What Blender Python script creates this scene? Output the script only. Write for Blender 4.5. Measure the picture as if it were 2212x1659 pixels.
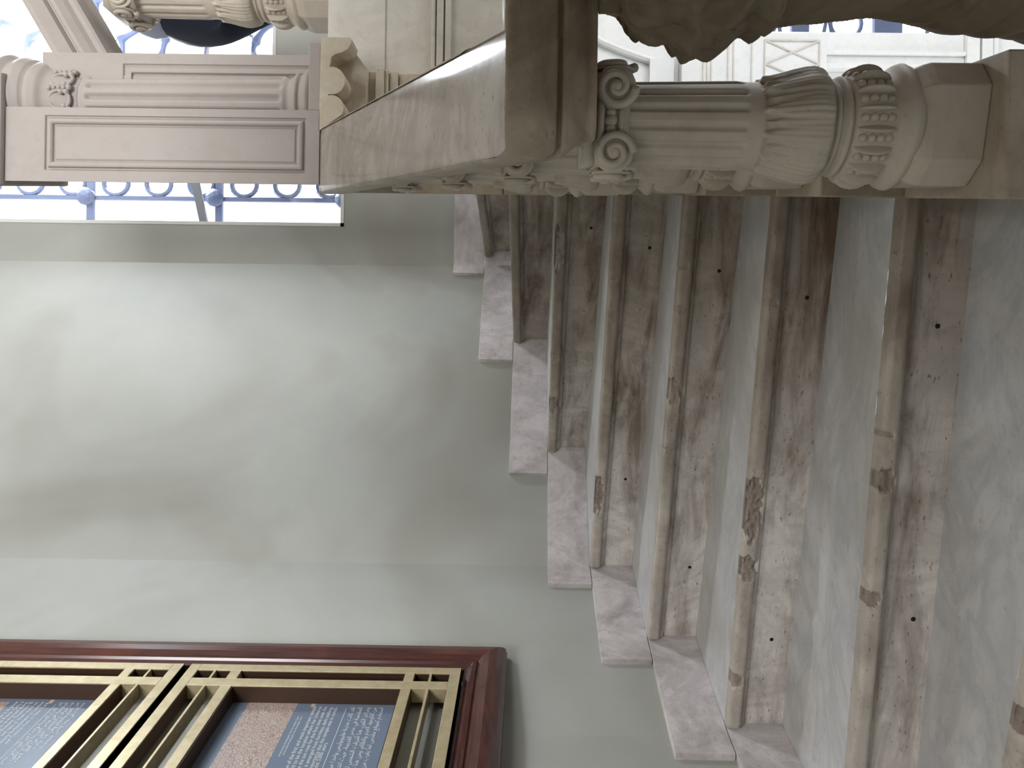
import bpy, bmesh, math, random
from mathutils import Vector, Matrix, noise
random.seed(4)
D = bpy.data
for o in list(D.objects): D.objects.remove(o, do_unlink=True)
scene = bpy.context.scene
COL = scene.collection

# ------------------------------------------------------------------ camera
# The photographer holds the phone on its side: world up points to the left of the frame.
FPX, ROLL, PITCH, EYE = 1680.0, 0.014, math.radians(0.35), 1.6
cd = D.cameras.new('camera'); cam = D.objects.new('camera', cd); COL.objects.link(cam)
R = Vector((1, 0, 0)); U = Vector((0, -math.sin(PITCH), math.cos(PITCH)))
cx = R * math.sin(ROLL) - U * math.cos(ROLL)
cy = R * math.cos(ROLL) + U * math.sin(ROLL)
cz = cx.cross(cy)
M = Matrix((cx, cy, cz)).transposed().to_4x4(); M.translation = Vector((0, 0, EYE))
cam.matrix_world = M
cd.sensor_fit = 'HORIZONTAL'; cd.sensor_width = 36; cd.lens = FPX / 2212 * 36
cd.shift_x = -34 / 2212; cd.clip_start = 0.05; cd.clip_end = 200
scene.camera = cam

# ------------------------------------------------------------------ light
w = D.worlds.new('sky'); scene.world = w; w.use_nodes = True
bg = w.node_tree.nodes['Background']
bg.inputs[0].default_value = (0.90, 0.95, 1.0, 1); bg.inputs[1].default_value = 2.6
def area(name, loc, target, sx, sy, power, col):
    l = D.lights.new(name, 'AREA'); l.shape = 'RECTANGLE'; l.size = sx; l.size_y = sy
    l.energy = power; l.color = col
    o = D.objects.new(name, l); COL.objects.link(o); o.location = loc
    o.rotation_euler = (Vector(target) - Vector(loc)).to_track_quat('-Z', 'Y').to_euler()
    return o
# daylight of the landing and well windows, plus two added fill lamps
area('hall_fill_light', (1.1, -3.0, 4.7), (-0.3, 2.6, 1.6), 2.2, 2.0, 260, (0.98, 0.98, 1.0))  # unseen fill lamp added behind the visitor to lift risers and wall
area('landing_window_light', (2.3, 4.9, 4.5), (0.2, 2.0, 1.2), 1.7, 1.3, 860, (0.86, 0.93, 1.0))
area('well_window_light', (3.6, 2.4, 0.9), (1.6, 4.2, 0.3), 1.6, 1.6, 42, (0.95, 0.97, 1.0))
area('side_fill_light', (4.8, 0.7, 4.6), (-0.8, 2.4, 1.8), 2.0, 2.0, 95, (1.0, 0.98, 0.94))  # unseen warm fill lamp added at the right
scene.view_settings.view_transform = 'Standard'
scene.view_settings.look = 'None'
scene.view_settings.exposure = 0.42
scene.view_settings.gamma = 1.0
scene.view_settings.use_curve_mapping = False

# ------------------------------------------------------------------ materials
def srgb(r, g, b):
    f = lambda c: (c / 255 / 12.92) if c / 255 <= 0.04045 else ((c / 255 + 0.055) / 1.055) ** 2.4
    return (f(r), f(g), f(b), 1)
class NT:
    def __init__(s, name):
        s.m = D.materials.new(name); s.m.use_nodes = True; s.t = s.m.node_tree
        s.b = s.t.nodes['Principled BSDF']
        s.geo = s.t.nodes.new('ShaderNodeNewGeometry')
    def n(s, kind, **kw):
        x = s.t.nodes.new(kind)
        for k, v in kw.items(): setattr(x, k, v)
        return x
    def l(s, a, b): s.t.links.new(a, b)
    def coords(s, scale, rot=(0, 0, 0)):
        mp = s.n('ShaderNodeMapping'); mp.inputs['Scale'].default_value = scale
        mp.inputs['Rotation'].default_value = rot
        s.l(s.geo.outputs['Position'], mp.inputs['Vector']); return mp.outputs[0]
    def noise(s, scale, detail=5, rough=.6, dist=0, sc=(1, 1, 1), rot=(0, 0, 0)):
        x = s.n('ShaderNodeTexNoise'); x.inputs['Scale'].default_value = scale
        x.inputs['Detail'].default_value = detail; x.inputs['Roughness'].default_value = rough
        x.inputs['Distortion'].default_value = dist
        s.l(s.coords(sc, rot), x.inputs['Vector']); return x.outputs['Fac']
    def ramp(s, inp, stops):
        x = s.n('ShaderNodeValToRGB'); e = x.color_ramp.elements
        while len(e) < len(stops): e.new(0.5)
        for i, (p, c) in enumerate(stops):
            e[i].position = p; e[i].color = c if len(c) == 4 else (*c, 1)
        s.l(inp, x.inputs[0]); return x.outputs[0]
    def mask(s, inp, a, b):
        return s.ramp(inp, [(a, (0, 0, 0)), (b, (1, 1, 1))])
    def mul(s, a, v):
        x = s.n('ShaderNodeMath', operation='MULTIPLY'); s.l(a, x.inputs[0])
        if isinstance(v, (int, float)): x.inputs[1].default_value = v
        else: s.l(v, x.inputs[1])
        return x.outputs[0]
    def mix(s, fac, a, b, mode='MIX'):
        x = s.n('ShaderNodeMix', data_type='RGBA', blend_type=mode)
        if isinstance(fac, (int, float)): x.inputs[0].default_value = fac
        else: s.l(fac, x.inputs[0])
        for sock, v in ((x.inputs[6], a), (x.inputs[7], b)):
            if isinstance(v, tuple): sock.default_value = v
            else: s.l(v, sock)
        return x.outputs[2]
    def bump(s, h, strength, dist=.002):
        x = s.n('ShaderNodeBump'); x.inputs['Strength'].default_value = strength
        x.inputs['Distance'].default_value = dist; s.l(h, x.inputs['Height'])
        s.l(x.outputs[0], s.b.inputs['Normal'])
    def out(s, col, rough, spec=.5, metal=0):
        if isinstance(col, tuple): s.b.inputs['Base Color'].default_value = col
        else: s.l(col, s.b.inputs['Base Color'])
        if isinstance(rough, (int, float)): s.b.inputs['Roughness'].default_value = rough
        else: s.l(rough, s.b.inputs['Roughness'])
        s.b.inputs['Specular IOR Level'].default_value = spec
        s.b.inputs['Metallic'].default_value = metal
        return s.m

def marble(name, base, vein, grime_or_shade, gamt=.5, gs=(1, 1, 1), gscale=3, glo=.45, ghi=.75, rough=.35, pits=.5, spec=.5, veinamt=.5, bump=.15, dirt_shade=False):
    t = NT(name)
    v = t.noise(2.6, 7, .62, 1.6, sc=(1, 1.6, 1.0), rot=(.4, .5, .6))
    vm = t.ramp(v, [(.40, (0, 0, 0)), (.485, (1, 1, 1)), (.52, (1, 1, 1)), (.60, (0, 0, 0))])
    br = t.noise(9, 4, .6)
    c = t.mix(t.mul(t.mul(vm, br), veinamt), base, vein)
    fl = t.noise(26, 6, .7, .6, sc=(1, 1, 1))
    c = t.mix(t.mul(t.mask(fl, .52, .72), .30), c, vein)
    g = t.noise(gscale, 6, .66, .5, sc=gs)
    gm = t.mul(t.mask(g, glo, ghi), gamt)
    if dirt_shade:                                   # trodden-in dirt and painted shade along the inner, narrow side of the stair
        sx = t.n('ShaderNodeSeparateXYZ'); t.l(t.geo.outputs['Position'], sx.inputs[0])
        wob = t.n('ShaderNodeMath', operation='MULTIPLY_ADD'); t.l(t.noise(3, 4, .6), wob.inputs[0]); wob.inputs[1].default_value = .9; t.l(sx.outputs[0], wob.inputs[2])
        inner = t.ramp(wob.outputs[0], [(.0, (.0, .0, .0)), (.75, (1, 1, 1))])
        gm = t.mul(gm, t.ramp(wob.outputs[0], [(.0, (.6, .6, .6)), (.62, (1, 1, 1))]))
        c = t.mix(t.mul(inner, .6), c, srgb(104, 86, 66))
    c = t.mix(gm, c, grime_or_shade)
    p = t.noise(70, 2, .5, 0, sc=(.8, .8, 2.4), rot=(0, .3, 0))
    pm = t.mask(p, .66, .74)
    c = t.mix(t.mul(pm, pits), c, grime_or_shade)
    t.bump(t.mix(.5, fl, g), bump, .004)
    return t.out(c, rough, spec)

m_tread = marble('tread_marble', srgb(196, 196, 196), srgb(120, 130, 142), srgb(140, 128, 104), .55, (1, 1, 3), 2.2, .42, .8, .30, .35, .5)
m_riser = marble('stained_shaded_riser_marble', srgb(220, 215, 208), srgb(128, 118, 108), srgb(92, 72, 54), .92, (.9, .9, 4.5), 3.0, .44, .66, .45, .75, .4, dirt_shade=True)
m_nose = marble('worn_shaded_nosing_marble', srgb(192, 184, 174), srgb(124, 112, 100), srgb(92, 78, 64), .8, (1.2, 1.2, 3), 3.2, .42, .72, .42, .7, .4, bump=.3, dirt_shade=True)
m_skirt = marble('skirting_marble', srgb(202, 196, 196), srgb(120, 114, 112), srgb(112, 94, 84), .65, (1.4, 1.4, 1.8), 3.4, .5, .78, .42, .5)
m_carve = marble('carved_marble', srgb(186, 177, 163), srgb(152, 144, 134), srgb(120, 102, 80), .45, (1, 1, 1), 5, .5, .85, .5, .2, .35, .2)
m_string = marble('string_marble', srgb(170, 160, 143), srgb(126, 114, 98), srgb(110, 88, 60), .6, (1, 1, 1.6), 4, .42, .8, .42, .3, .4)
m_rail = marble('polished_rail_marble', srgb(180, 174, 167), srgb(108, 98, 88), srgb(126, 108, 86), .4, (1, 1, 1), 5, .5, .85, .14, .7, .75, .6, .04)
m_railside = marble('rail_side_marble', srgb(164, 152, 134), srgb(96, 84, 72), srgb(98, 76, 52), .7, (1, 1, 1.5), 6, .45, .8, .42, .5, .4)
m_stone = marble('painted_stone', srgb(168, 161, 156), srgb(150, 142, 136), srgb(140, 126, 110), .35, (1, 1, 1), 3, .5, .85, .6, .12, .3, .15, .2)
m_clad = marble('clean_marble', srgb(212, 208, 200), srgb(160, 156, 150), srgb(188, 174, 152), .45, (1, 1, 1), 3, .5, .85, .4, .25, .4, .35)
m_white = marble('white_hall_marble', srgb(226, 226, 224), srgb(190, 194, 196), srgb(205, 196, 182), .3, (1, 1, 1), 3, .55, .85, .45, .1, .4, .25)
m_console = marble('console_marble', srgb(206, 198, 182), srgb(164, 148, 124), srgb(150, 118, 72), .5, (1, 1, 1), 6, .5, .8, .5, .5, .35)

m_shaded = marble('shade_toned_marble', srgb(112, 100, 82), srgb(84, 72, 58), srgb(80, 64, 46), .55, (1, 1, 1), 7, .45, .8, .5, .3, .3)  # same marble as the balusters, with the newel's shade put into its colour
def plaster():
    t = NT('sage_plaster')
    n1 = t.noise(1.3, 4, .6); n2 = t.noise(6, 6, .65, .4, sc=(1, 1, 2))
    c = t.mix(t.mask(n1, .3, .75), srgb(166, 169, 163), srgb(154, 156, 150))
    c = t.mix(t.mul(t.mask(t.noise(.9, 3, .5, .8), .48, .68), .5), c, srgb(124, 118, 106))
    t.bump(t.noise(240, 3, .6), .18, .001)
    return t.out(c, .55, .35)
m_wall = plaster()
def wood():
    t = NT('varnished_mahogany')
    n = t.noise(5, 6, .6, .6, sc=(9, 9, 1)); n2 = t.noise(4, 3, .5)
    c = t.mix(t.mask(n, .35, .7), srgb(88, 54, 49), srgb(58, 37, 36))
    c = t.mix(t.mul(t.mask(n2, .45, .7), .5), c, srgb(112, 62, 48))
    t.bump(n, .15, .001); return t.out(c, .2, .6)
m_wood = wood()
def woodh():
    t = NT('varnished_mahogany_rail')
    n = t.noise(5, 6, .6, .6, sc=(2, 2, 14))
    c = t.mix(t.mask(n, .35, .7), srgb(88, 54, 49), srgb(58, 37, 36))
    t.bump(n, .15, .001); return t.out(c, .2, .6)
m_woodh = woodh()
def brass():
    t = NT('dull_brass')
    n = t.noise(30, 5, .6); c = t.mix(t.mask(n, .35, .7), srgb(194, 182, 150), srgb(172, 158, 124))
    t.bump(n, .08, .001); return t.out(c, .36, .5, .4)
m_brass = brass()
def simple(name, col, rough=.5, metal=0, spec=.5):
    t = NT(name); return t.out(col, rough, spec, metal)
m_bronze = simple('dark_bronze', srgb(64, 44, 30), .5, .3)
m_poster = simple('slate_blue_poster', srgb(104, 118, 138), .32)  # base colour lifted to carry the sheen on the panel
m_ink = simple('white_print', srgb(214, 218, 220), .6)
m_tan = simple('tan_print', srgb(186, 172, 152), .6)
m_iron = simple('flare_tinted_iron', srgb(70, 80, 108), .5)  # blue cast of the window flare put into the iron's colour
m_dark = simple('dark_hole', srgb(26, 20, 16), .9)
m_chip = marble('chipped_stone', srgb(150, 138, 128), srgb(110, 98, 90), srgb(92, 80, 70), .6, rough=.8, bump=.8)
m_sash = simple('grey_sash', srgb(120, 126, 136), .4)
m_reveal = simple('white_window_reveal', srgb(206, 208, 206), .6)
m_trousers = simple('navy_cloth', srgb(26, 30, 48), .9)
m_shirt = simple('grey_blue_cloth', srgb(150, 156, 176), .85)
m_skin = simple('skin', srgb(176, 126, 100), .5)
m_hair = simple('dark_hair', srgb(30, 24, 22), .6)
m_red = simple('red_brown_lacquer', srgb(130, 62, 44), .3)
m_tower = simple('tan_render_facade', srgb(214, 202, 184), .8)
def relief():
    t = NT('carved_relief_print')
    v = t.n('ShaderNodeTexVoronoi', feature='DISTANCE_TO_EDGE'); v.inputs['Scale'].default_value = 95
    mp = t.coords((1, 1, 1.6)); 
    nz = t.n('ShaderNodeTexNoise'); nz.inputs['Scale'].default_value = 14; t.l(mp, nz.inputs['Vector'])
    ad = t.n('ShaderNodeVectorMath', operation='MULTIPLY_ADD')
    t.l(nz.outputs['Color'], ad.inputs[0]); ad.inputs[1].default_value = (.09, .09, .09); t.l(mp, ad.inputs[2])
    t.l(ad.outputs[0], v.inputs['Vector'])
    m = t.mask(v.outputs['Distance'],   .02, .14)
    c = t.mix(m, srgb(128, 112, 104), srgb(184, 170, 164))
    c = t.mix(t.mul(t.noise(30, 4, .6), .4), c, srgb(140, 118, 108))
    return t.out(c, .35)
m_relief = relief()
def glassmat():
    t = NT('window_glass')
    tr = t.n('ShaderNodeBsdfTransparent'); gl = t.n('ShaderNodeBsdfGlossy'); gl.inputs['Roughness'].default_value = .03
    fr = t.n('ShaderNodeFresnel'); mx = t.n('ShaderNodeMixShader')
    t.l(fr.outputs[0], mx.inputs[0]); t.l(tr.outputs[0], mx.inputs[1]); t.l(gl.outputs[0], mx.inputs[2])
    t.l(mx.outputs[0], t.t.nodes['Material Output'].inputs[0]); return t.m
m_glass = glassmat()
m_brown = simple('warm_brown_plaster', srgb(116, 102, 86), .8)

# ------------------------------------------------------------------ helpers
def thing(name, loc, label, cat, group=None):
    o = D.objects.new(name, None); COL.objects.link(o); o.location = loc; o.empty_display_size = .05
    o['label'] = label; o['category'] = cat
    if group: o['group'] = group
    return o
def obj(name, bm, mat, parent=None, smooth=False, bevel=0, label=None, recalc=True):
    me = D.meshes.new(name)
    if recalc: bmesh.ops.recalc_face_normals(bm, faces=bm.faces)
    if parent is not None:
        off = Vector((0, 0, 0)); p = parent
        while p is not None: off += p.location; p = p.parent
        bmesh.ops.translate(bm, verts=bm.verts, vec=-off)
    if smooth:
        for f in bm.faces: f.smooth = True
    bm.to_mesh(me); bm.free()
    for mm in (mat if isinstance(mat, (list, tuple)) else [mat]): me.materials.append(mm)
    o = D.objects.new(name, me); COL.objects.link(o)
    if parent is not None: o.parent = parent
    if bevel:
        b = o.modifiers.new('edge', 'BEVEL'); b.width = bevel; b.segments = 2; b.limit_method = 'ANGLE'
    if label: o['label'] = label
    return o
def single(name, bm, mat, label, cat, group=None, **kw):
    o = obj(name, bm, mat, None, **kw); o['label'] = label; o['category'] = cat
    if group: o['group'] = group
    return o
def struct(name, bm, mat, **kw):
    o = obj(name, bm, mat, **kw); o['kind'] = 'structure'; return o
def NB(): return bmesh.new()
def box(bm, a, b, Mx=None):
    vs = []
    for x in (a[0], b[0]):
        for y in (a[1], b[1]):
            for z in (a[2], b[2]):
                v = Vector((x, y, z)); vs.append(bm.verts.new(Mx @ v if Mx else v))
    for f in ((0, 1, 3, 2), (4, 6, 7, 5), (0, 4, 5, 1), (2, 3, 7, 6), (0, 2, 6, 4), (1, 5, 7, 3)):
        bm.faces.new([vs[i] for i in f])
def prism(bm, pts, o, ex, ey, ez, d0, d1):
    """polygon pts in (ex,ey) plane, extruded along ez from d0 to d1"""
    o, ex, ey, ez = map(Vector, (o, ex, ey, ez))
    A = [bm.verts.new(o + ex * p[0] + ey * p[1] + ez * d0) for p in pts]
    B = [bm.verts.new(o + ex * p[0] + ey * p[1] + ez * d1) for p in pts]
    bm.faces.new(A); bm.faces.new(B[::-1])
    n = len(pts)
    for i in range(n): bm.faces.new([A[i], A[(i + 1) % n], B[(i + 1) % n], B[i]])
def grid(bm, rows, close_u=False, close_v=False, mi=None):
    V = [[bm.verts.new(p) for p in r] for r in rows]
    nr, nc = len(V), len(V[0])
    for i in range(nr if close_v else nr - 1):
        for j in range(nc if close_u else nc - 1):
            f = bm.faces.new([V[i][j], V[i][(j + 1) % nc], V[(i + 1) % nr][(j + 1) % nc], V[(i + 1) % nr][j]])
            if mi: f.material_index = mi(i, j)
    return V
def tube(bm, pts, rad, n=10, closed=False):
    pts = [Vector(p) for p in pts]; N = len(pts); rows = []
    ref = None
    for i, p in enumerate(pts):
        a = pts[(i - 1) % N] if (closed or i > 0) else p
        b = pts[(i + 1) % N] if (closed or i < N - 1) else p
        t = (b - a).normalized()
        if ref is None: ref = t.orthogonal().normalized()
        ref = (ref - t * ref.dot(t)).normalized()
        s = t.cross(ref); r = rad(i / max(1, N - 1)) if callable(rad) else rad
        rows.append([p + (ref * math.cos(q) + s * math.sin(q)) * r for q in [2 * math.pi * k / n for k in range(n)]])
    V = grid(bm, rows, close_u=True, close_v=closed)
    if not closed:
        bm.faces.new(V[0]); bm.faces.new(V[-1][::-1])
def lathe(bm, prof, n, mod=None, step=.004, c=(0, 0)):
    """prof: list of (z,r). resampled along its length so mod(z,th,r) can carve it"""
    P = []
    for (z0, r0), (z1, r1) in zip(prof, prof[1:]):
        L = math.hypot(z1 - z0, r1 - r0); k = max(1, int(L / step))
        for i in range(k): P.append((z0 + (z1 - z0) * i / k, r0 + (r1 - r0) * i / k))
    P.append(prof[-1]); rows = []
    for z, r in P:
        row = []
        for j in range(n):
            th = 2 * math.pi * j / n; rr = mod(z, th, r) if mod else r
            row.append(Vector((c[0] + rr * math.cos(th), c[1] + rr * math.sin(th), z)))
        rows.append(row)
    V = grid(bm, rows, close_u=True); bm.faces.new(V[0][::-1]); bm.faces.new(V[-1])
def ico(bm, c, r, sub=2, sc=(1, 1, 1), Mr=None):
    T = Matrix.Translation(c)
    if Mr is not None: T = T @ Mr
    bmesh.ops.create_icosphere(bm, subdivisions=sub, radius=r, matrix=T @ Matrix.Diagonal((*sc, 1)))
def smoothstep(a, b, x):
    t = max(0, min(1, (x - a) / (b - a))); return t * t * (3 - 2 * t)
def copy_tree(o, parent=None):
    c = o.copy(); COL.objects.link(c); c.parent = parent
    for ch in list(o.children): copy_tree(ch, c)
    return c
def torus_prof(z0, z1, r, bulge, n=8):
    return [(z0 + (z1 - z0) * i / n, r + bulge * math.sin(math.pi * i / n)) for i in range(n + 1)]

# ------------------------------------------------------------------ plan of the stairs
Z = lambda k: 1.5294 + (k - 5) * .17
INN = {7: (.82, 3.66), 6: (.658, 2.93), 5: (.588, 2.61), 4: (.537, 2.373), 3: (.487, 2.142), 2: (.432, 1.889), 1: (.367, 1.592), 0: (.30, 1.225)}
OUT = {7: (.677, 4.256), 6: (.195, 3.874), 5: (-.31, 3.474), 4: (-.736, 3.103), 3: (-.881, 2.681), 2: (-1.002, 2.266), 1: (-1.083, 1.838), 0: (-.71, 1.47)}
eA = Vector((.187, .982)); nA = Vector((.982, -.187))
WL = [Vector((-1.002, 2.266)) - eA * 5.6, Vector((-1.002, 2.266)), Vector((-.881, 2.681)), Vector((-.72, 3.15)), Vector((.645, 4.23)), Vector((5.0, 4.25))]
def isect(p, d, a, b):
    e = b - a; den = d.x * e.y - d.y * e.x
    if abs(den) < 1e-9: return None
    t = ((a.x - p.x) * e.y - (a.y - p.y) * e.x) / den
    s = ((a.x - p.x) * d.y - (a.y - p.y) * d.x) / den
    return t, s
def hit_wall(p, d, push=.012):
    best = None
    for a, b in zip(WL, WL[1:]):
        r = isect(p, d, a, b)
        if r and -1e-6 <= r[1] <= 1 + 1e-6 and r[0] > 0 and (best is None or r[0] < best): best = r[0]
    return p + d * (best + push)
def sparam(p):
    s = 0; best = (9e9, 0)
    for a, b in zip(WL, WL[1:]):
        L = (b - a).length; t = max(0, min(1, (p - a).dot(b - a) / L / L)); q = a.lerp(b, t)
        if (q - p).length < best[0]: best = ((q - p).length, s + t * L)
        s += L
    return best[1]
def wallpts(s0, s1, off=0):
    """points of the wall line between arc lengths, offset away from the room"""
    out = []; s = 0
    segs = list(zip(WL, WL[1:]))
    def nrm(a, b): d = (b - a).normalized(); return Vector((-d.y, d.x))
    for i, (a, b) in enumerate(segs):
        L = (b - a).length
        lo, hi = max(s0, s), min(s1, s + L)
        if lo < hi - 1e-6:
            for q in (lo, hi):
                n = nrm(a, b)
                if q == s and i > 0: n = (nrm(*segs[i - 1]) + n); n = n / (1 + nrm(*segs[i - 1]).dot(nrm(a, b)))
                if q == s + L and i < len(segs) - 1: n = (nrm(*segs[i + 1]) + n); n = n / (1 + nrm(*segs[i + 1]).dot(nrm(a, b)))
                out.append(a.lerp(b, (q - s) / L) + n * off)
        s += L
    res = [out[0]]
    for p in out[1:]:
        if (p - res[-1]).length > 1e-4: res.append(p)
    return res
# nosing lines, from the string to the wall
LINE = {}
for k in range(8):
    I, O = Vector(INN[k]), Vector(OUT[k]); d = (I - O).normalized()
    if k < 7:
        t, s = isect(O, d, Vector((.003, 0)), Vector((.245 * 5 + .003, 5)))
        A = O + d * t
    else: A = I + d * .25
    B = hit_wall(I, -d)
    LINE[k] = (A, B)
LINE[-1] = (Vector((.40, .815)), hit_wall(Vector((.22, .87)), Vector((-1, .30)).normalized()))
LINE[-2] = (Vector((.45, .434)), hit_wall(Vector((.14, .53)), Vector((-1, .32)).normalized()))
LINE[-3] = (Vector((.5, .055)), hit_wall(Vector((.06, .2)), Vector((-1, .33)).normalized()))

PROF = [(-.004, 0), (.010, -.0005), (.026, -.001), (.033, -.004), (.036, -.010), (.0365, -.020), (.036, -.030), (.032, -.037), (.024, -.040), (.012, -.041), (.011, -.051), (.010, -.053), (.003, -.054), (0, -.056), (0, -.17)]
NOSE = .036
_P = []
for (a0, z0), (a1, z1) in zip(PROF[:9], PROF[1:10]):
    for q in range(3): _P.append((a0 + (a1 - a0) * q / 3, z0 + (z1 - z0) * q / 3))
PROF = _P + PROF[9:]; NN = len(_P) + 1
desc = {0: 'marble step at the photo edge nearest the viewer, its nosing chipped at the corner',
        1: 'lowest fully visible marble step, pale nosing with two small chips',
        2: 'second visible marble step from the bottom, nosing broken by the longest chip',
        3: 'third visible marble step from the bottom, one dark oval chip on its nosing',
        4: 'fourth visible marble step from the bottom, nosing chipped beside the wall end',
        5: 'marble step at eye level whose tread shows only as a thin bright line',
        6: 'marble step just above eye level, seen from under its nosing beside the dark corner',
        7: 'topmost visible marble step, short slanting nosing under the last skirting panel',
        -1: 'marble step below the visible ones, next to the viewer', -2: 'marble step two below the visible ones', -3: 'first marble step off the lower floor'}
# chips: (distance along the nosing measured by world x, half width, depth)
CH = {2: [(-.33, .10, .026), (-.50, .04, .022), (-.84, .025, .012), (.21, .012, .008)], 3: [(-.02, .045, .018), (-.2, .01, .008), (.22, .012, .008), (.34, .010, .008)],
      4: [(-.42, .08, .022), (.33, .010, .008)], 1: [(-.20, .030, .016), (-.47, .020, .014), (-.1, .01, .01)], 5: [(.47, .075, .024), (.10, .02, .01), (-.09, .035, .018)], 0: [(-.62, .03, .02)],
      6: [(.20, .012, .008)]}
HOLES = {5: [(.52, .62)], 4: [(.42, .62), (-.37, .55)], 3: [(.32, .60), (-.62, .62)], 2: [(.22, .55), (-.73, .55)], 1: [(.13, .55), (-.53, .62)]}
for k in range(-3, 8):
    A, B = LINE[k]
    d = (B - A); L = d.length; d = d / L
    nf = Vector((d.y, -d.x))
    if nf.y > 0: nf = -nf            # towards the viewer
    if k == 7: nf = Vector((-abs(d.y), -abs(d.x))) if True else nf
    if k == 7:
        nf = Vector((d.y, -d.x)); 
        if nf.x > 0: nf = -nf
    z = Z(k)
    cA = Vector((0, 0)); Br = hit_wall(A.lerp(B, .5) - nf * (NOSE + .004), d); cB = (Br - (B - nf * (NOSE + .004)))
    if k < 7:
        A2, B2 = LINE[k + 1]
        
        d2 = (B2 - A2).normalized(); n2 = Vector((-d2.y, d2.x)); n2 = n2 if n2.y > 0 else -n2
        A2 = A2 + n2 * NOSE; B2 = hit_wall(A2.lerp(B2, .4), d2)
        if k == 6:
            A2 = LINE[7][0] + Vector((.035, .01)); B2 = Vector((.72, 4.25))
    else: A2, B2 = Vector((2.0, 3.42)), Vector((2.0, 4.24))
    root = thing('marble_step', ((A.x + B.x) / 2, (A.y + B.y) / 2, z - .17), desc[k], 'step', 'marble steps of the winding stair')
    N = int(L / .004)
    tr, no, ri = NB(), NB(), NB()
    rowsn, rowst, rowsr = [], [], []; cmask = {}
    for i in range(N + 1):
        t = i / N; P = A + d * (L * t); row = []
        endr = min(1, (L * (1 - t) - .012) / .012) if k >= 1 and L * (1 - t) < .024 else 1
        for jn, (a, zz) in enumerate(PROF[:NN]):
            dep = 0
            for ci, (xc, hw, dp) in enumerate(CH.get(k, [])):
                f = 1 - ((P.x - xc) / hw) ** 2 - ((zz + .012 + .006 * math.sin(ci * 5 + k)) / .026) ** 2 + .55 * noise.noise(Vector((P.x * 45, zz * 120, k + ci)))
                if f > 0: dep = max(dep, dp * min(1, f * 1.8) * (.8 + .3 * noise.noise(Vector((P.x * 90, zz * 90, k)))))
            cmask[(i, jn)] = dep > .0025
            aa = a - dep * (1 if a > .012 else .3)
            aa += .0008 * noise.noise(Vector((P.x * 30, P.y * 30, zz * 60 + k)))
            if endr < 1: aa = .008 + (aa - .008) * math.sqrt(max(0, 1 - (1 - endr) ** 2))
            q = P + nf * (aa - NOSE) + cB * (t * (NOSE - a) / NOSE)
            row.append(Vector((q.x, q.y, z + zz - (dep * .3 if zz > -.008 and a > .012 else 0))))
        rowsn.append(row)
        rowsr.append([Vector(((P + cB * (t * (NOSE - a) / NOSE) + nf * (a - NOSE)).x, (P + cB * (t * (NOSE - a) / NOSE) + nf * (a - NOSE)).y, z + zz)) for a, zz in PROF[NN - 1:]])
        Q = A2 + (B2 - A2) * t; P0 = P + nf * (-.004 - NOSE) + cB * t
        Q = Q + (Q - P0).normalized() * .045 + d * (.012 * t - .002); rowst.append([Vector((P0.x, P0.y, z)), Vector(((P0.x + Q.x) / 2, (P0.y + Q.y) / 2, z)), Vector((Q.x, Q.y, z))])
    grid(no, rowsn, mi=lambda i, j: 1 if cmask[(i, j)] and cmask[(i, j + 1)] and cmask[(i + 1, j)] else 0)
    no.faces.new([no.verts.new(p) for p in rowsn[-1]])
    grid(tr, rowst[::10] + [rowst[-1]]); grid(ri, rowsr)
    # solid core under the tread so that the step has its own thickness
    obj('tread', tr, m_tread, root, smooth=False)
    obj('nosing', no, [m_nose, m_chip], root, smooth=True)
    obj('riser', ri, m_riser, root, smooth=False)
    for (hx, hf) in HOLES.get(k, []):
        t = (hx - A.x) / (B.x - A.x); P = A + (B - A) * t - nf * (NOSE - .0008)
        h = NB(); dv = Vector((d.x, d.y, 0)); c = Vector((P.x, P.y, z - .17 * hf - .02))
        for rr, e0 in ((.0055, 0),):
            vs = [h.verts.new(c + dv * rr * math.cos(q) + Vector((0, 0, 1)) * rr * math.sin(q)) for q in [math.pi * 2 * i / 14 for i in range(14)]]
            vo = [h.verts.new(v.co - Vector((nf.x, nf.y, 0)) * .004) for v in vs]
            h.faces.new(vs)
            for i in range(14): h.faces.new([vs[i], vs[(i + 1) % 14], vo[(i + 1) % 14], vo[i]])
        obj('bolt_hole', h, m_dark, root, label='dark round bolt hole')

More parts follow.
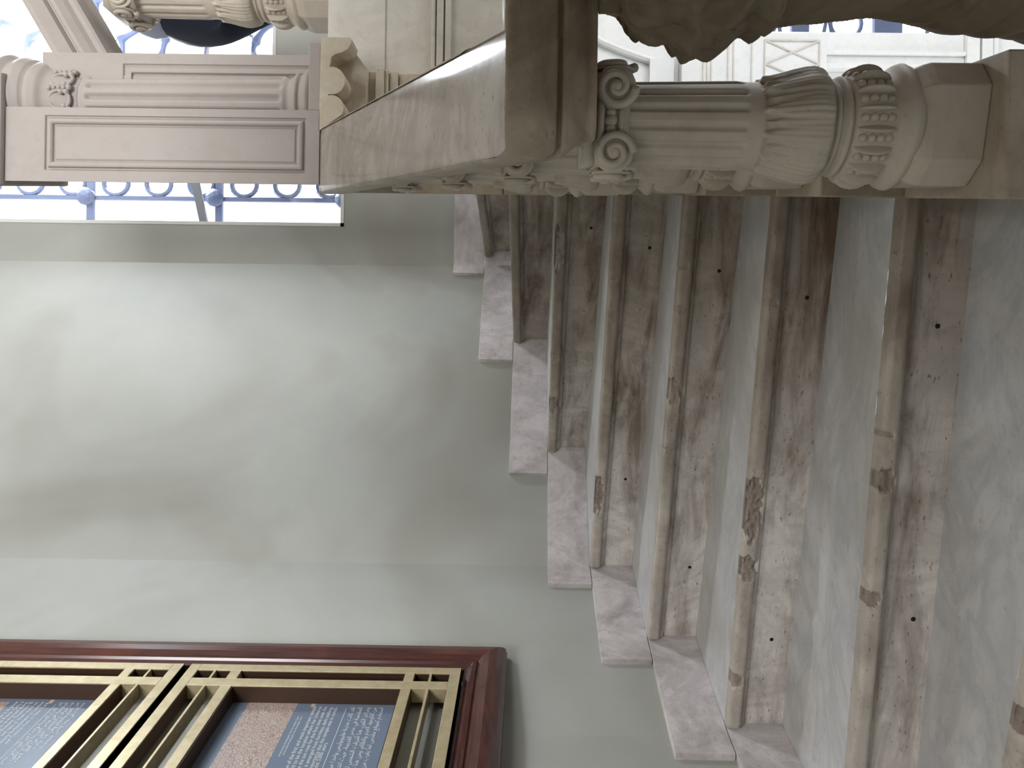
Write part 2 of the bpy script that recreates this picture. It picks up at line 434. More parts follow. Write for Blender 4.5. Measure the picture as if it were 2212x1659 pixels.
# ---------------- skirting panels stepping up the wall
sk = {}
for k in range(0, 8):
    A, B = LINE[k]; sk[k] = sparam(B)
sk[-1] = sparam(LINE[-1][1]); sk[8] = sparam(Vector((2.0, 4.24)))
lab = {7: 'skirting panel highest on the wall, bent round the inner corner under the windows', 6: 'skirting panel second from the top, behind the dark corner of the stairs',
       5: 'skirting panel with dark stain at its upper end, third from the top', 4: 'skirting panel with diagonal grey veins, beside the wall corner', 3: 'skirting panel just after the wall bends, beside the eye level steps',
       2: 'long skirting panel below and right of the framed display case', 1: 'skirting panel cut by the photo edge near the lowest visible step', 0: 'skirting panel beside the nearest step, by the photo corner'}
for k in range(0, 8):
    adv = .10
    s0, s1 = sk[k] - adv, sk[k + 1] + (.06 if k < 7 else 0)
    if k == 7: s1 = sk[8]
    f = wallpts(s0, s1, 0); b = wallpts(s0, s1, .024)
    bm = NB(); z0, z1 = Z(k) - (.0 if k > 0 else .17), Z(k + 1) - .002
    def ring(zz): return [Vector((p.x, p.y, zz)) for p in f], [Vector((p.x, p.y, zz)) for p in b]
    f0, b0 = ring(z0); f1, b1 = ring(z1); ch = .002
    grid(bm, [f0, f1, b1, b0], close_v=True)
    bm.faces.new([bm.verts.new(v) for v in (f0[0], f1[0], b1[0], b0[0])]); bm.faces.new([bm.verts.new(v) for v in (f0[-1], f1[-1], b1[-1], b0[-1])])
    bmesh.ops.remove_doubles(bm, verts=bm.verts, dist=1e-5)
    single('skirting_panel', bm, m_skirt, lab[k], 'skirting', 'stepped skirting panels on the stair wall', bevel=.0015)

# ------------------------------------------------------------------ walls
def wallmesh(pts, z0, z1, thick=.15):
    bm = NB(); ds = [(b - a).normalized() for a, b in zip(pts, pts[1:])]
    ns = [Vector((-d.y, d.x)) for d in ds]
    back = [pts[0] + ns[0] * thick] + [p + (ns[i] + ns[i + 1]).normalized() * thick for i, p in enumerate(pts[1:-1])] + [pts[-1] + ns[-1] * thick]
    f0 = [Vector((p.x, p.y, z0)) for p in pts]; f1 = [Vector((p.x, p.y, z1)) for p in pts]
    b0 = [Vector((p.x, p.y, z0)) for p in back]; b1 = [Vector((p.x, p.y, z1)) for p in back]
    grid(bm, [f0, f1, b1, b0], close_v=True)
    bm.faces.new([bm.verts.new(v) for v in (f0[0], f1[0], b1[0], b0[0])]); bm.faces.new([bm.verts.new(v) for v in (f0[-1], f1[-1], b1[-1], b0[-1])])
    return bm
W = [None] * 6
S = [0]
for a, b in zip(WL, WL[1:]): S.append(S[-1] + (b - a).length)
WF = wallpts(0, S[-1], .022)
CEIL = 6.2
struct('wall_left', wallmesh(WF[0:4], 0, CEIL), m_wall)
struct('wall_middle', wallmesh(WF[3:5], 0, CEIL), m_wall)
c2 = WF[4]; YB = c2.y
# back wall with two window openings, marble clad below the landing
bm = NB(); w1 = (.848, 1.42, 2.645, 5.4); w2 = (1.62, 4.2, 3.03, 5.4)
T = .16
zb = 1.87
for (x0, x1, z0, z1) in ((c2.x, w1[0], zb, CEIL), (w1[0], w1[1], zb, w1[2]), (w1[0], w1[1], w1[3], CEIL), (w1[1], w2[0], zb, CEIL), (w2[0], w2[1], zb, w2[2]), (w2[0], w2[1], w2[3], CEIL), (w2[1], 5.0, zb, CEIL)):
    box(bm, (x0, YB, z0), (x1, YB + T, z1))
struct('wall_back', bm, m_wall)
bm = NB(); box(bm, (5.0, -3.6, -2), (5.15, 5, CEIL)); struct('wall_right', bm, m_brown)
bm = NB(); box(bm, (-2.6, -3.75, -.2), (5.15, -3.6, CEIL)); struct('wall_rear', bm, m_brown)
bm = NB(); box(bm, (-2.6, -3.75, CEIL), (5.15, 4.6, CEIL + .1)); struct('ceiling', bm, simple('ceiling_paint', srgb(170, 164, 152), .8))
bm = NB(); box(bm, (.30, -3.6, 2.9), (5.0, 1.0, 3.1)); struct('ceiling_shade_slab', bm, m_brown)  # unseen slab added overhead, its edge set to shade newel and inner steps
bm = NB(); box(bm, (-2.6, -3.6, -.15), (5.0, .0, 0)); box(bm, (.5, 0, -.15), (5.0, 1.235, 0)); struct('floor', bm, m_tread)
bm = NB(); box(bm, (.3, 0.0, -2.1), (5.0, 4.6, -2)); struct('floor_well', bm, m_white)

# windows: reveal, sash, glass, iron grille
def hexlattice(bm, x0, x1, z0, z1, y, pitch, r, seed):
    rnd = random.Random(seed); P = {}
    h = pitch * math.sqrt(3) / 2; seen = set()
    nx, nz = int((x1 - x0) / pitch / 1.5) + 2, int((z1 - z0) / (2 * h)) + 2
    def vtx(x, z):
        key = (round(x, 3), round(z, 3))
        if key not in P: P[key] = Vector((min(x1, max(x0, x + rnd.uniform(-.24, .24) * pitch)), y, min(z1, max(z0, z + rnd.uniform(-.24, .24) * pitch))))
        return key
    for i in range(nx):
        for j in range(nz):
            cxx = x0 + i * 1.5 * pitch; czz = z0 + (j * 2 + (i % 2)) * h
            ks = [vtx(cxx + pitch * math.cos(a), czz + pitch * math.sin(a)) for a in [math.pi / 3 * q for q in range(6)]]
            for a, b in zip(ks, ks[1:] + ks[:1]):
                e = tuple(sorted((a, b)))
                if e in seen or (P[a] - P[b]).length < 1e-4: continue
                seen.add(e); pa, pb = P[a], P[b]
                bend = Vector((-(pb - pa).z, 0, (pb - pa).x)) * rnd.uniform(-.14, .14)
                pts = [pa.lerp(pb, t) + bend * 4 * t * (1 - t) for t in [q / 5 for q in range(6)]]
                tube(bm, pts, lambda t: r * (1.0 + .9 * abs(2 * t - 1) ** 2.5), 6)
def window(n, w):
    x0, x1, z0, z1 = w
    root = thing('window_%d' % n, (x0, YB + .08, z0), 'tall window with grey sash and iron grille', 'window'); root['kind'] = 'structure'
    del root['label']; del root['category']
    bm = NB(); t = .018
    for a, b in (((x0, YB - .004, z0), (x0 + t, YB + .15, z1)), ((x1 - t, YB - .004, z0), (x1, YB + .15, z1)), ((x0, YB - .004, z0), (x1, YB + .15, z0 + t)), ((x0, YB - .004, z1 - t), (x1, YB + .15, z1))): box(bm, a, b)
    obj('window_reveal', bm, m_reveal, root)
    bm = NB(); s = .013; xa, xb, za, zc = x0 + t, x1 - t, z0 + t, z1 - t; ya, yb = YB + .09, YB + .12
    for a, b in (((xa, ya, za), (xa + s, yb, zc)), ((xb - s, ya, za), (xb, yb, zc)), ((xa, ya, za), (xb, yb, za + s)), ((xa, ya, zc - s), (xb, yb, zc))): box(bm, a, b)
    if n == 1:
        prism(bm, [(x0, 3.43), (x1, 3.56), (x1, 3.60), (x0, 3.47)], (0, 0, 0), (1, 0, 0), (0, 0, 1), (0, 1, 0), ya, yb)
    obj('window_sash', bm, m_sash, root)
    bm = NB(); box(bm, (xa, YB + .103, za), (xb, YB + .107, zc)); obj('window_glass', bm, m_glass, root)
    return root
win1, win2 = window(1, w1), window(2, w2)
yg = YB + .32
g = NB()
kz = yg / 4.3
for zz in (2.70, 3.46, 4.22, 4.98):
    box(g, (.80, yg - .012, zz - .02), (1.44, yg + .012, zz + .02))
xr = 1.062
box(g, (xr - .012, yg - .012, 2.3), (xr + .012, yg + .012, 5.6))
box(g, (.885, yg - .006, 2.3), (.893, yg + .006, 5.6))
for zz in (2.72, 3.48, 4.24, 5.0):
    ico(g, (xr + .005, yg - .02, zz), .055, 2, (1, .5, 1))
i = 0; zz = 2.62
while zz < 5.3:
    zc = zz + .19
    pts = []
    for q in range(20):
        a = 2 * math.pi * q / 20; ex = math.cos(a); 
        pts.append(Vector((xr + .105 + .085 * ex * (1.0), yg, zc + .062 * math.sin(a) * (1.15 - .25 * ex))))
    tube(g, pts, .015, 6, True)
    for sg in (-1, 1):
        pts = [Vector((xr + .175 + .07 * math.sin(math.pi * q / 8) * -1 + .05, yg, zc + sg * (.05 + .075 * q / 8 ))) for q in range(9)]
        tube(g, pts, .013, 6)
    zz += .2525
single('window_grille', g, m_iron, 'blue-grey iron grille of teardrop rings and round bosses outside the left window', 'grille')
g = NB(); hexlattice(g, 1.5, 2.9, 2.9, 5.3, yg, .15, .0165, 3)
single('window_tracery', g, m_iron, 'iron tracery of rounded cells outside the window right of the pier', 'grille')
# building seen through the lower corner of the left window
hb = thing('facade', (2.9, 12, 2), 'tan and white building seen through the lower left window corner', 'building')
f = NB(); box(f, (2.3, 12, -2.0), (5.2, 14, 5.9)); obj('wall', f, m_tower, hb)
f = NB(); 
for zz in (4.0, 5.0): box(f, (2.25, 11.9, zz), (5.2, 12, zz + .5))
obj('balcony', f, m_reveal, hb)

# ------------------------------------------------------------------ well wall of the floor below (behind, lower right)
YW = YB + .0
bm = NB()
wx, wz0, wz1 = 1.93, -.68, .52
for a, b in (((.7, YW, -2), (wx, YW + T, zb)), ((wx, YW, wz1), (5, YW + T, zb)), ((wx, YW, -2), (5, YW + T, wz0))): box(bm, a, b)
struct('wall_back_lower', bm, m_white)
bm = NB()
for (xa, xb, dp) in ((1.725, 1.755, .05), (1.755, 1.80, .035), (1.80, 1.822, .055), (1.822, 1.93, .03)):
    box(bm, (xa, YW - dp, -.71), (xb, YW, .50))
for (za, zc, dp) in ((-.78, -.71, .06), (-.86, -.80, .045), (-.90, -.87, .03)): box(bm, (1.70, YW - dp, za), (3.6, YW, zc))
struct('trim_1', bm, m_white, bevel=.004)
pl = NB(); box(pl, (1.50, YW - .11, .06), (1.885, YW, .83)); root = thing('pilaster', (1.7, YW, .0), 'white marble pilaster with incised diamond lattice seen through the balustrade', 'pilaster')
obj('block', pl, m_white, root, bevel=.003)
pl = NB()
for z in (.716, .695, .673, .584, .555, .459): box(pl, (1.495, YW - .116, z - .004), (1.89, YW - .108, z + .004))
obj('fillet', pl, m_clad, root)
pl = NB(); y0 = YW - .112
for a, b in (((1.60, .10), (1.845, .10)), ((1.60, .39), (1.845, .39)), ((1.845, .10), (1.845, .39)), ((1.60, .10), (1.60, .39)), ((1.845, .10), (1.72, .39)), ((1.72, .10), (1.845, .39)), ((1.72, .10), (1.60, .39)), ((1.60, .10), (1.72, .39))):
    tube(pl, [Vector((a[0], y0, a[1])), Vector((b[0], y0, b[1]))], .006, 6)
obj('lattice_panel', pl, m_clad, root)
bm = NB(); pts = [Vector((1.60 + .0 + .52 * math.cos(a), YW - .015, .80 + .0 + .52 * math.sin(a))) for a in [math.pi * (.04 + .5 * q / 24) for q in range(25)]]
pts = [Vector((2.15 - .42 * math.sin(a), YW - .01, .9 + .55 * (1 - math.cos(a)))) for a in [math.pi * .5 * q / 20 for q in range(21)]]
pts = [Vector((1.765, YW - .01, .96)), Vector((1.79, YW - .01, 1.04)), Vector((1.825, YW - .01, 1.14)), Vector((1.865, YW - .01, 1.24)), Vector((1.92, YW - .01, 1.34)), Vector((2.05, YW - .01, 1.5))]
tube(bm, pts, .022, 8); box(bm, (1.62, YW - .05, .86), (1.765, YW, .99))
single('arch_moulding', bm, m_white, 'curved white marble arch moulding on the wall beyond the volute', 'moulding', smooth=False)
g = NB(); yy = YW + .3
for i in range(9):
    z = -.62 + i * .15; tube(g, [Vector((1.8, yy, z)), Vector((2.7, yy, z + .17 * (1 if i % 2 else -1)))], .012, 6)
tube(g, [Vector((2.02, yy, -1)), Vector((2.02, yy, 1))], .014, 6); box(g, (1.8, yy - .02, -.52), (2.9, yy + .02, -.36)); box(g, (1.8, yy - .02, .02), (2.9, yy + .02, .12))
for z in (.30, -.2):
    tube(g, [Vector((2.13 + .09 * math.cos(a), yy, z + .09 * math.sin(a))) for a in [2 * math.pi * q / 20 for q in range(20)]], .013, 6, True)
single('lower_window_grille', g, m_iron, 'grey iron grille in the lower hall window glimpsed above the white mouldings', 'grille')

# ------------------------------------------------------------------ string: stepped marble blocks under the balusters
def SL(y): return .245 * y
def SR(y): return .2835 + .21 * y
YF = {0: 1.242, 1: 1.588, 2: 1.882, 3: 2.135, 4: 2.362, 5: 2.588, 6: 2.90, 7: 3.45, 8: 3.9}
slab = {0: 'lowest string block, broad and nearest, carrying the large octagonal plinth', 1: 'second string block, its lit top edge behind the nearest baluster', 2: 'third string block, half hidden by the leafy baluster foot',
        3: 'fourth string block beside the eye level step', 4: 'fifth string block, under the far end of the hand rail', 5: 'sixth string block, brown face in the shade below the rail', 6: 'seventh string block next to the highest visible step'}
for k in range(0, 7):
    y0, y1 = YF[k], YF[k + 1] + .0; zt = Z(k + 1); bm = NB(); zb0 = .08
    P = [(SL(y0), y0), (SR(y0), y0), (SR(y1), y1), (SL(y1), y1)]
    prism(bm, P, (0, 0, 0), (1, 0, 0), (0, 1, 0), (0, 0, 1), zb0, zt)
    single('string_block', bm, m_string, slab[k], 'stair string', 'stepped string blocks under the balustrade', bevel=.004)
bm = NB(); prism(bm, [(.33, 1.25), (.535, 1.25), (.79, 2.5), (1.02, 3.42), (.85, 3.44), (.62, 2.6)], (0, 0, 0), (1, 0, 0), (0, 1, 0), (0, 0, 1), -2, .075)
struct('wall_string', bm, m_string)
# end wall of the landing that comes down beside the steps under the pier
bm = NB(); prism(bm, [(.6075, 2.50), (.80, 2.50), (.80, 2.62), (.637, 2.62)], (0, 0, 0), (1, 0, 0), (0, 1, 0), (0, 0, 1), 1.705, 2.292)
prism(bm, [(.6075, 2.50), (.80, 2.50), (.80, 2.585), (.6295, 2.585)], (0, 0, 0), (1, 0, 0), (0, 1, 0), (0, 0, 1), 1.535, 1.702)
struct('trim_5', bm, m_string)

# ------------------------------------------------------------------ balusters
def leafmod(th, z, z0, z1, n, amp, up=True, phase=0):
    """overlapping pointed leaves between z0 (root) and z1 (tip)"""
    t = (z - z0) / (z1 - z0)
    if t < -.05 or t > 1: return 0
    t = max(0, t); best = 0
    for row, ph in ((1.0, 0), (.86, .5)):
        a = (th / (2 * math.pi) * n + ph + phase) % 1 - .5
        w_ = .5 * (1 - (t / row) ** 2.4) if t < row else 0
        if w_ > 0 and abs(a) < w_:
            q = abs(a) / w_
            rib = .30 * math.exp(-(a / .035) ** 2) - .16 * (.5 + .5 * math.cos(a * 62))
            best = max(best, (1 - q ** 6) * (.9 if row == 1 else .62) + rib * (1 - q ** 2))
    return amp * best
BH = .654
def bal_mod(z, th, r):
    if .115 < z < .14: r += .001
    if .143 < z < .208:           # ring of shells with beads
        r -= .004 * math.sin(math.pi * (z - .143) / .065)
    if .246 < z < .362:
        r += leafmod(th, z, .246, .372, 12, .0125)
        r += .0010 * math.sin(th * 60) - .003
    if .385 < z < .60:
        e = smoothstep(.385, .397, z) * (1 - smoothstep(.588, .60, z))
        c = math.cos(th * 15); r -= e * .0062 * max(0, c) ** .7
    return r
prof = [(.0, .0)]
BP = ([(.10, .098), (.108, .104), (.118, .107), (.126, .104), (.132, .098), (.137, .093), (.143, .091)]
      + [(.143 + .065 * i / 10, .089 + .006 * math.sin(math.pi * i / 10)) for i in range(1, 10)]
      + [(.208, .086), (.212, .082)] + torus_prof(.212, .228, .079, .007) + [(.230, .076)] + torus_prof(.231, .243, .076, .006)
      + [(.246, .083), (.256, .089), (.270, .0925), (.285, .0915), (.305, .087), (.325, .081), (.345, .0765), (.362, .075), (.384, .0745)]
      + [(.40, .0765), (.60, .0725), (.612, .0735), (.616, .078), (.622, .078), (.626, .072)] + [(.634, .070), (.654, .070)])
def spiral(bm, c, ea, eb, en, r0, turns, tr, sgn=1):
    pts = []; N = 46
    for i in range(N):
        t = i / (N - 1); a = -math.pi * .5 + turns * 2 * math.pi * t; r = r0 * (1 - .86 * t) 
        pts.append(c + ea * (sgn * r * math.cos(a)) + eb * (r * math.sin(a)) + en * (.004 + .008 * t))
    tube(bm, pts, lambda t: tr * (1 - .35 * t), 8)
def make_baluster(parent_label, loc):
    root = thing('baluster', loc, parent_label, 'baluster', 'carved marble balusters of the stair rail')
    o = Vector(loc)
    bm = NB(); s, c = .101, .040           # octagonal (square with cut corners) plinth
    P = [(s, s - c), (s - c, s), (c - s, s), (-s, s - c), (-s, c - s), (c - s, -s), (s - c, -s), (s, c - s)]
    rings = []
    for zz, f_ in ((0, 1), (.086, 1), (.098, .97), (.106, .93), (.112, .90)):
        rings.append([o + Vector((p[0] * f_, p[1] * f_, zz)) for p in P])
    V = grid(bm, rings, close_u=True); bm.faces.new(V[0][::-1]); bm.faces.new(V[-1])
    obj('plinth', bm, m_carve, root, bevel=.003)
    bm = NB(); lathe(bm, BP, 180, bal_mod, .0035); bmesh.ops.translate(bm, verts=bm.verts, vec=o)
    obj('shaft', bm, m_carve, root, smooth=True)
    bm = NB()
    for i in range(17):
        th = 2 * math.pi * (i + .5) / 17; en = Vector((math.cos(th), math.sin(th), 0)); ea = Vector((-en.y, en.x, 0)); zz = Vector((0, 0, 1))
        Mr = (Matrix((ea, en, zz)).transposed().to_4x4()) @ Matrix.Rotation(.22, 4, 'Z')
        ico(bm, o + en * .084 + zz * .1765, 1, 3, (.0058, .023, .033), Mr)
        th += math.pi / 17; en = Vector((math.cos(th), math.sin(th), 0))
        for q in range(4): ico(bm, o + en * (.0905 - .002 * abs(q - 1.5)) + zz * (.155 + .0145 * q), .0082, 2)
    obj('bead_ring', bm, m_carve, root, smooth=True, label='ring of scalloped shells and beads')
    bm = NB()
    X, Y, Zv = Vector((1, 0, 0)), Vector((0, 1, 0)), Vector((0, 0, 1))
    box(bm, o + Vector((-.075, -.075, .648)), o + Vector((.075, .075, .672)))
    for ang in range(4):
        a = math.pi / 2 * ang; en = Vector((math.cos(a), math.sin(a), 0)); ea = Vector((-math.sin(a), math.cos(a), 0))
        for sg in (-1, 1):
            cc = o + en * .084 + ea * (sg * .053) + Zv * .618
            Mr = Matrix((ea, Zv, en)).transposed().to_4x4()
            ico(bm, cc, .034, 3, (1, 1, .14), Mr); ico(bm, cc + en * .008, .0115, 2, (1, 1, .8), Mr)
            spiral(bm, cc, ea, Zv, en, .033, 1.6, .0082, -sg)
        # pearl and reel between the volutes, egg above
        for q in range(5):
            ico(bm, o + en * .078 + ea * ((q - 2) * .013) + Zv * .624, .0105 if q % 2 == 0 else .008, 2, (1, 1, 1.1))
        tube(bm, [o + en * .080 + ea * x + Zv * .641 for x in (-.05, .05)], .0065, 8)
        tube(bm, [o + en * .078 + ea * x + Zv * .607 for x in (-.03, .03)], .005, 8)
    box(bm, o + Vector((-.076, -.076, .592)), o + Vector((.076, .076, .650)))
    obj('capital', bm, m_carve, root, smooth=True)
    return root
b0 = make_baluster('nearest fluted baluster, fully visible with ionic volutes and leafy foot', (.466, 1.395, Z(1)))
blabs = ['second baluster, mostly hidden behind the nearest one', 'third baluster, only its plinth and leaf edge showing past the nearest shaft', 'fourth baluster, its volute edge glimpsed below the hand rail', 'fifth baluster, farthest, under the upper end of the sloping rail']
spots = [(.546, 1.735, Z(2)), (.602, 2.01, Z(3)), (.652, 2.25, Z(4))]
for lb, s in zip(blabs, spots):
    c = copy_tree(b0); c.location = s; c.rotation_euler.z = -.22; c['label'] = lb
b0.rotation_euler.z = -.22
bu = copy_tree(b0); bu.rotation_euler.z = 0; bu.location = (1.415, 2.86, 2.327); bu.scale = (1.06, 1.06, 1.24)
bu['label'] = 'baluster of the upper flight, cut by the photo edge above the pier'; bu['group'] = 'upper flight balusters'
bu2 = copy_tree(bu); bu2.location = (1.80, 2.86, 2.327 + .12); bu2['label'] = 'upper flight baluster outside the frame, past the one cut by the photo edge'

# ------------------------------------------------------------------ hand rail
RZ = lambda y: 1.65 + .523 * max(0, y - 1.27)
# half-profile across: (offset from outer edge inwards, z below top)
RP = [(.006, 0), (.001, -.004), (0, -.012), (.0, -.078), (.003, -.082), (.014, -.084), (.014, -.090), (.003, -.092), (.003, -.098), (.010, -.112), (.022, -.124), (.030, -.130), (.030, -.134), (.026, -.137), (.026, -.147)]
def arc(c, r, a0, a1, n): return [Vector((c[0] + r * math.cos(a0 + (a1 - a0) * i / n), c[1] + r * math.sin(a0 + (a1 - a0) * i / n))) for i in range(n + 1)]
rail = thing('hand_rail', (.5, 1.3, 1.5), 'broad polished marble hand rail, rounded at its near corner and sloping up to the pier', 'hand rail')
left = [Vector((.373 + .192 * (2.515 - 1.30), 2.515))] + [Vector((.3795 + .192 * (y - 1.33), y)) for y in [2.4 - i * .1 for i in range(11)]]
corner = arc((.452, 1.302), .080, math.pi * 1.0, math.pi * 1.5, 14)
outer = left + corner + [Vector((x, 1.222)) for x in (.55, .7, .9, 1.2, 1.6)]
inner = [Vector((.591 + .188 * (2.515 - 1.3), 2.515))] + [Vector((.591 + .188 * (y - 1.3), y)) for y in [2.4 - i * .1 for i in range(10)]] + [Vector((.6155, 1.43)), Vector((.66, 1.425)), Vector((.9, 1.425)), Vector((1.2, 1.425)), Vector((1.6, 1.425))]
def offs(path, side):
    N = []
    for i, p in enumerate(path):
        a = path[max(0, i - 1)]; b = path[min(len(path) - 1, i + 1)]; d = (b - a).normalized()
        N.append(Vector((-d.y, d.x)) * side)
    return N
RXx = lambda y: .591 + .188 * (y - 1.3)
def railside(path, side, mat, nm, prof_=RP, zf=None):
    N = offs(path, side); bm = NB(); rows = []
    for (o_, dz) in prof_:
        row = []
        for p, n in zip(path, N):
            q = p + n * o_
            zz = zf(p) + dz + (.0018 * noise.noise(Vector((p.x * 40, p.y * 40, 1))) if dz > -.02 else 0)
            row.append(Vector((q.x, q.y, zz)))
        rows.append(row)
    grid(bm, rows); return bm, rows
def zf(p): return RZ(p.y if p.x < RXx(p.y) + .002 else 1.27)
def dens(path, st=.02):
    out = []
    for a, b in zip(path, path[1:]):
        k = max(1, int((b - a).length / st)); out += [a.lerp(b, i / k) for i in range(k)]
    return out + [path[-1]]
outer, inner = dens(outer), dens(inner)
bo, ro = railside(outer, 1, m_railside, 'o', zf=zf); bi, rin = railside(inner, -1, m_railside, 'i', zf=zf)
me_ = NB()
for b_ in (ro, rin): grid(me_, b_)
bo.free(); bi.free()
# top and bottom lids: fill between the outer and the inner path
def lid(ra, rb):
    bm = NB(); import mathutils
    loop = list(ra) + list(reversed(rb))
    tri = mathutils.geometry.tessellate_polygon([[Vector((p.x, p.y, 0)) for p in loop]])
    vs = [bm.verts.new(p) for p in loop]
    for t in tri:
        try: bm.faces.new([vs[i] for i in t])
        except ValueError: pass
    return bm
def leglid(zoff, ra, rb):
    bm = NB(); n = 70
    A = [p for p in ra if True]; B = [p for p in rb]
    def res(P, n):
        L = [0]
        for a, b in zip(P, P[1:]): L.append(L[-1] + (b - a).length)
        out = []
        j = 0
        for i in range(n + 1):
            s = L[-1] * i / n
            while j < len(L) - 2 and L[j + 1] < s: j += 1
            out.append(P[j].lerp(P[j + 1], (s - L[j]) / max(1e-9, L[j + 1] - L[j])))
        return out
    return bm, res
# straight leg lid: rows by y, from the left edge to the right edge
top = NB(); rows = []
LX = lambda y: .3795 + .192 * (y - 1.33); RXx = lambda y: .591 + .188 * (y - 1.3)
for i in range(61):
    y = 1.27 + (2.515 - 1.27) * i / 60; cr = []
    x0 = LX(y) + .006
    if y < 1.302: x0 = .452 - math.sqrt(max(0, .074 ** 2 - (1.302 - y) ** 2))
    x1 = RXx(y) - .006
    for j in range(13):
        t = j / 12; x = x0 + (x1 - x0) * t
        edge = min(t, 1 - t); dz = -.0022 * math.exp(-(edge / .05) ** 2) * 0
        ztop = RZ(y) - .004 * max(0, (2 * abs(t - .5)) ** 8) + .012 * smoothstep(.0, .35, (1.45 - y)) * 0
        cr.append(Vector((x, y, ztop)))
    rows.append(cr)
grid(top, rows)
fr = []
for i in range(7):
    y = 1.228 + (1.27 - 1.228) * i / 6
    x0 = .452 - math.sqrt(max(0, .074 ** 2 - (1.302 - y) ** 2)); fr.append([Vector((x0 + (1.6 - x0) * j / 24, y, 1.65)) for j in range(25)])
grid(top, fr)
grid(top, [[Vector((x, y, 1.65)) for x in (.60, .64, .72, .9, 1.2, 1.6)] for y in (1.27, 1.33, 1.38, 1.419)])
grid(top, [[Vector((RXx(y) - .006, y, RZ(y))) for y in (1.27, 1.35, 1.43)], [Vector((RXx(y) - .006, y, 1.62)) for y in (1.27, 1.35, 1.43)]])
bot = NB()
rows = [[Vector((x0, y, RZ(y) - .147)) for x0 in (LX(y) + .026, (LX(y) + RXx(y)) / 2, RXx(y) - .026)] for y in [1.30 + (2.515 - 1.30) * i / 30 for i in range(31)]]
grid(bot, rows); grid(bot, [[Vector((x, y, 1.503)) for x in (.41, .6, .9, 1.6)] for y in (1.248, 1.33, 1.40)])
for b_ in (me_, bot): pass
obj('rail_side', me_, m_railside, rail, smooth=True)
obj('rail_top', top, m_rail, rail, smooth=True, label='smooth polished upper face of the rail')
obj('rail_soffit', bot, m_railside, rail)
# small rounded end of the rail's inner branch
bm = NB(); lathe(bm, [(1.58, .03), (1.61, .062), (1.64, .064), (1.652, .060), (1.665, .045), (1.670, .02), (1.671, .001)], 40, None, .004, (.745, 1.55))
single('rail_end_knob', bm, m_railside, 'rounded dark marble knob just above the rail at the photo edge', 'finial', smooth=True)

# ------------------------------------------------------------------ carved newel beside the viewer
def newel_mod(z, th, r):
    if z > 1.24 and z < 1.47:
        r += leafmod(th, z, 1.24, 1.50, 7, .030) - .014
        r += .007 * abs(math.sin(th * 22 + z * 30)) * smoothstep(1.28, 1.36, z)
        r += .016 * noise.noise(Vector((math.cos(th) * 7, math.sin(th) * 7, z * 30)))
        r += .006 * math.sin(th * 14 + z * 60)
    elif z > .98:
        a = th * 3 + z * 26; r += .006 * math.sin(a) - .004 * abs(math.sin(a * 3))
    else:
        a = th * 3 + z * 26
        r += .005 * math.sin(a) + .007 * abs(math.sin(z * 62 + th * 2))
    return r
bm = NB()
nx_, ny_ = .735, 1.16
NP = [(.55, .20), (.60, .215), (.66, .205), (.72, .198), (.80, .200), (.87, .190), (.95, .177), (1.02, .173), (1.10, .173), (1.18, .172), (1.245, .180), (1.262, .192), (1.285, .182), (1.31, .198), (1.345, .214), (1.37, .218), (1.39, .198), (1.41, .192), (1.435, .194), (1.455, .182), (1.468, .168), (1.480, .165), (1.503, .165)]
lathe(bm, NP, 220, newel_mod, .005, (nx_, ny_))
nw = thing('carved_newel', (nx_, ny_, 0), 'dark carved newel post with leaf capital and twisted shaft along the photo edge', 'newel post')
obj('carved_shaft', bm, m_shaded, nw, smooth=True)
bm = NB(); box(bm, (nx_ - .16, ny_ - .20, 0), (nx_ + .25, ny_ + .06, .56)); obj('base', bm, m_string, nw, bevel=.01)
bm = NB()
for i in range(9):
    th = 2 * math.pi * i / 9 + .35; en = Vector((math.cos(th), math.sin(th), 0)); ea = Vector((-en.y, en.x, 0))
    c = Vector((nx_, ny_, 1.355)) + en * .180
    pts = [c + Vector((0, 0, .10)) - en * .02, c + Vector((0, 0, .05)) + en * .004, c + en * .022, c - Vector((0, 0, .03)) + en * .036, c - Vector((0, 0, .045)) + en * .03]
    for s_ in (-.03, 0, .03): tube(bm, [p + ea * s_ * (1 - .15 * q) for q, p in enumerate(pts)], lambda t: .022 * math.sqrt(max(.02, 1 - .98 * t)), 10)
    c2_ = Vector((nx_, ny_, 1.262)) + en * .175
    for q in range(4): tube(bm, [c2_ + ea * (q - 1.5) * .022 + Vector((0, 0, .03)), c2_ + ea * (q - 1.5) * .026 - Vector((0, 0, .015)) + en * .012], .009, 8)
obj('leaf_crown', bm, m_shaded, nw, smooth=True)
bm = NB(); box(bm, (nx_ + .3, 1.24, 0), (2.2, 1.42, .849)); single('string_block', bm, m_string, 'string block behind the carved newel, outside the frame', 'stair string', bevel=.004)

# ------------------------------------------------------------------ pier at the head of the rail
pier = thing('marble_pier', (.85, 2.6, 2.295), 'square grey-white pier with sunk panels and an engaged fluted column', 'pier')
def panelbox(bm, x0, x1, y0, y1, z0, z1, rects):
    """box whose front face (y0) carries nested sunk mouldings; rects = list of (inset_x0,inset_x1,inset_z0,inset_z1,depth)"""
    loops = [[(x0, z0), (x1, z0), (x1, z1), (x0, z1), y0]]
    for (a, b, c, d_, dep) in rects: loops.append([(a, c), (b, c), (b, d_), (a, d_), y0 + dep])
    rows = [[Vector((p[0], l[4], p[1])) for p in l[:4]] for l in loops]
    V = grid(bm, rows, close_u=True); bm.faces.new(V[-1])
    B = [bm.verts.new(Vector((p[0], y1, p[1]))) for p in loops[0][:4]]
    for i in range(4): bm.faces.new([V[0][i], V[0][(i + 1) % 4], B[(i + 1) % 4], B[i]])
    bm.faces.new(B)
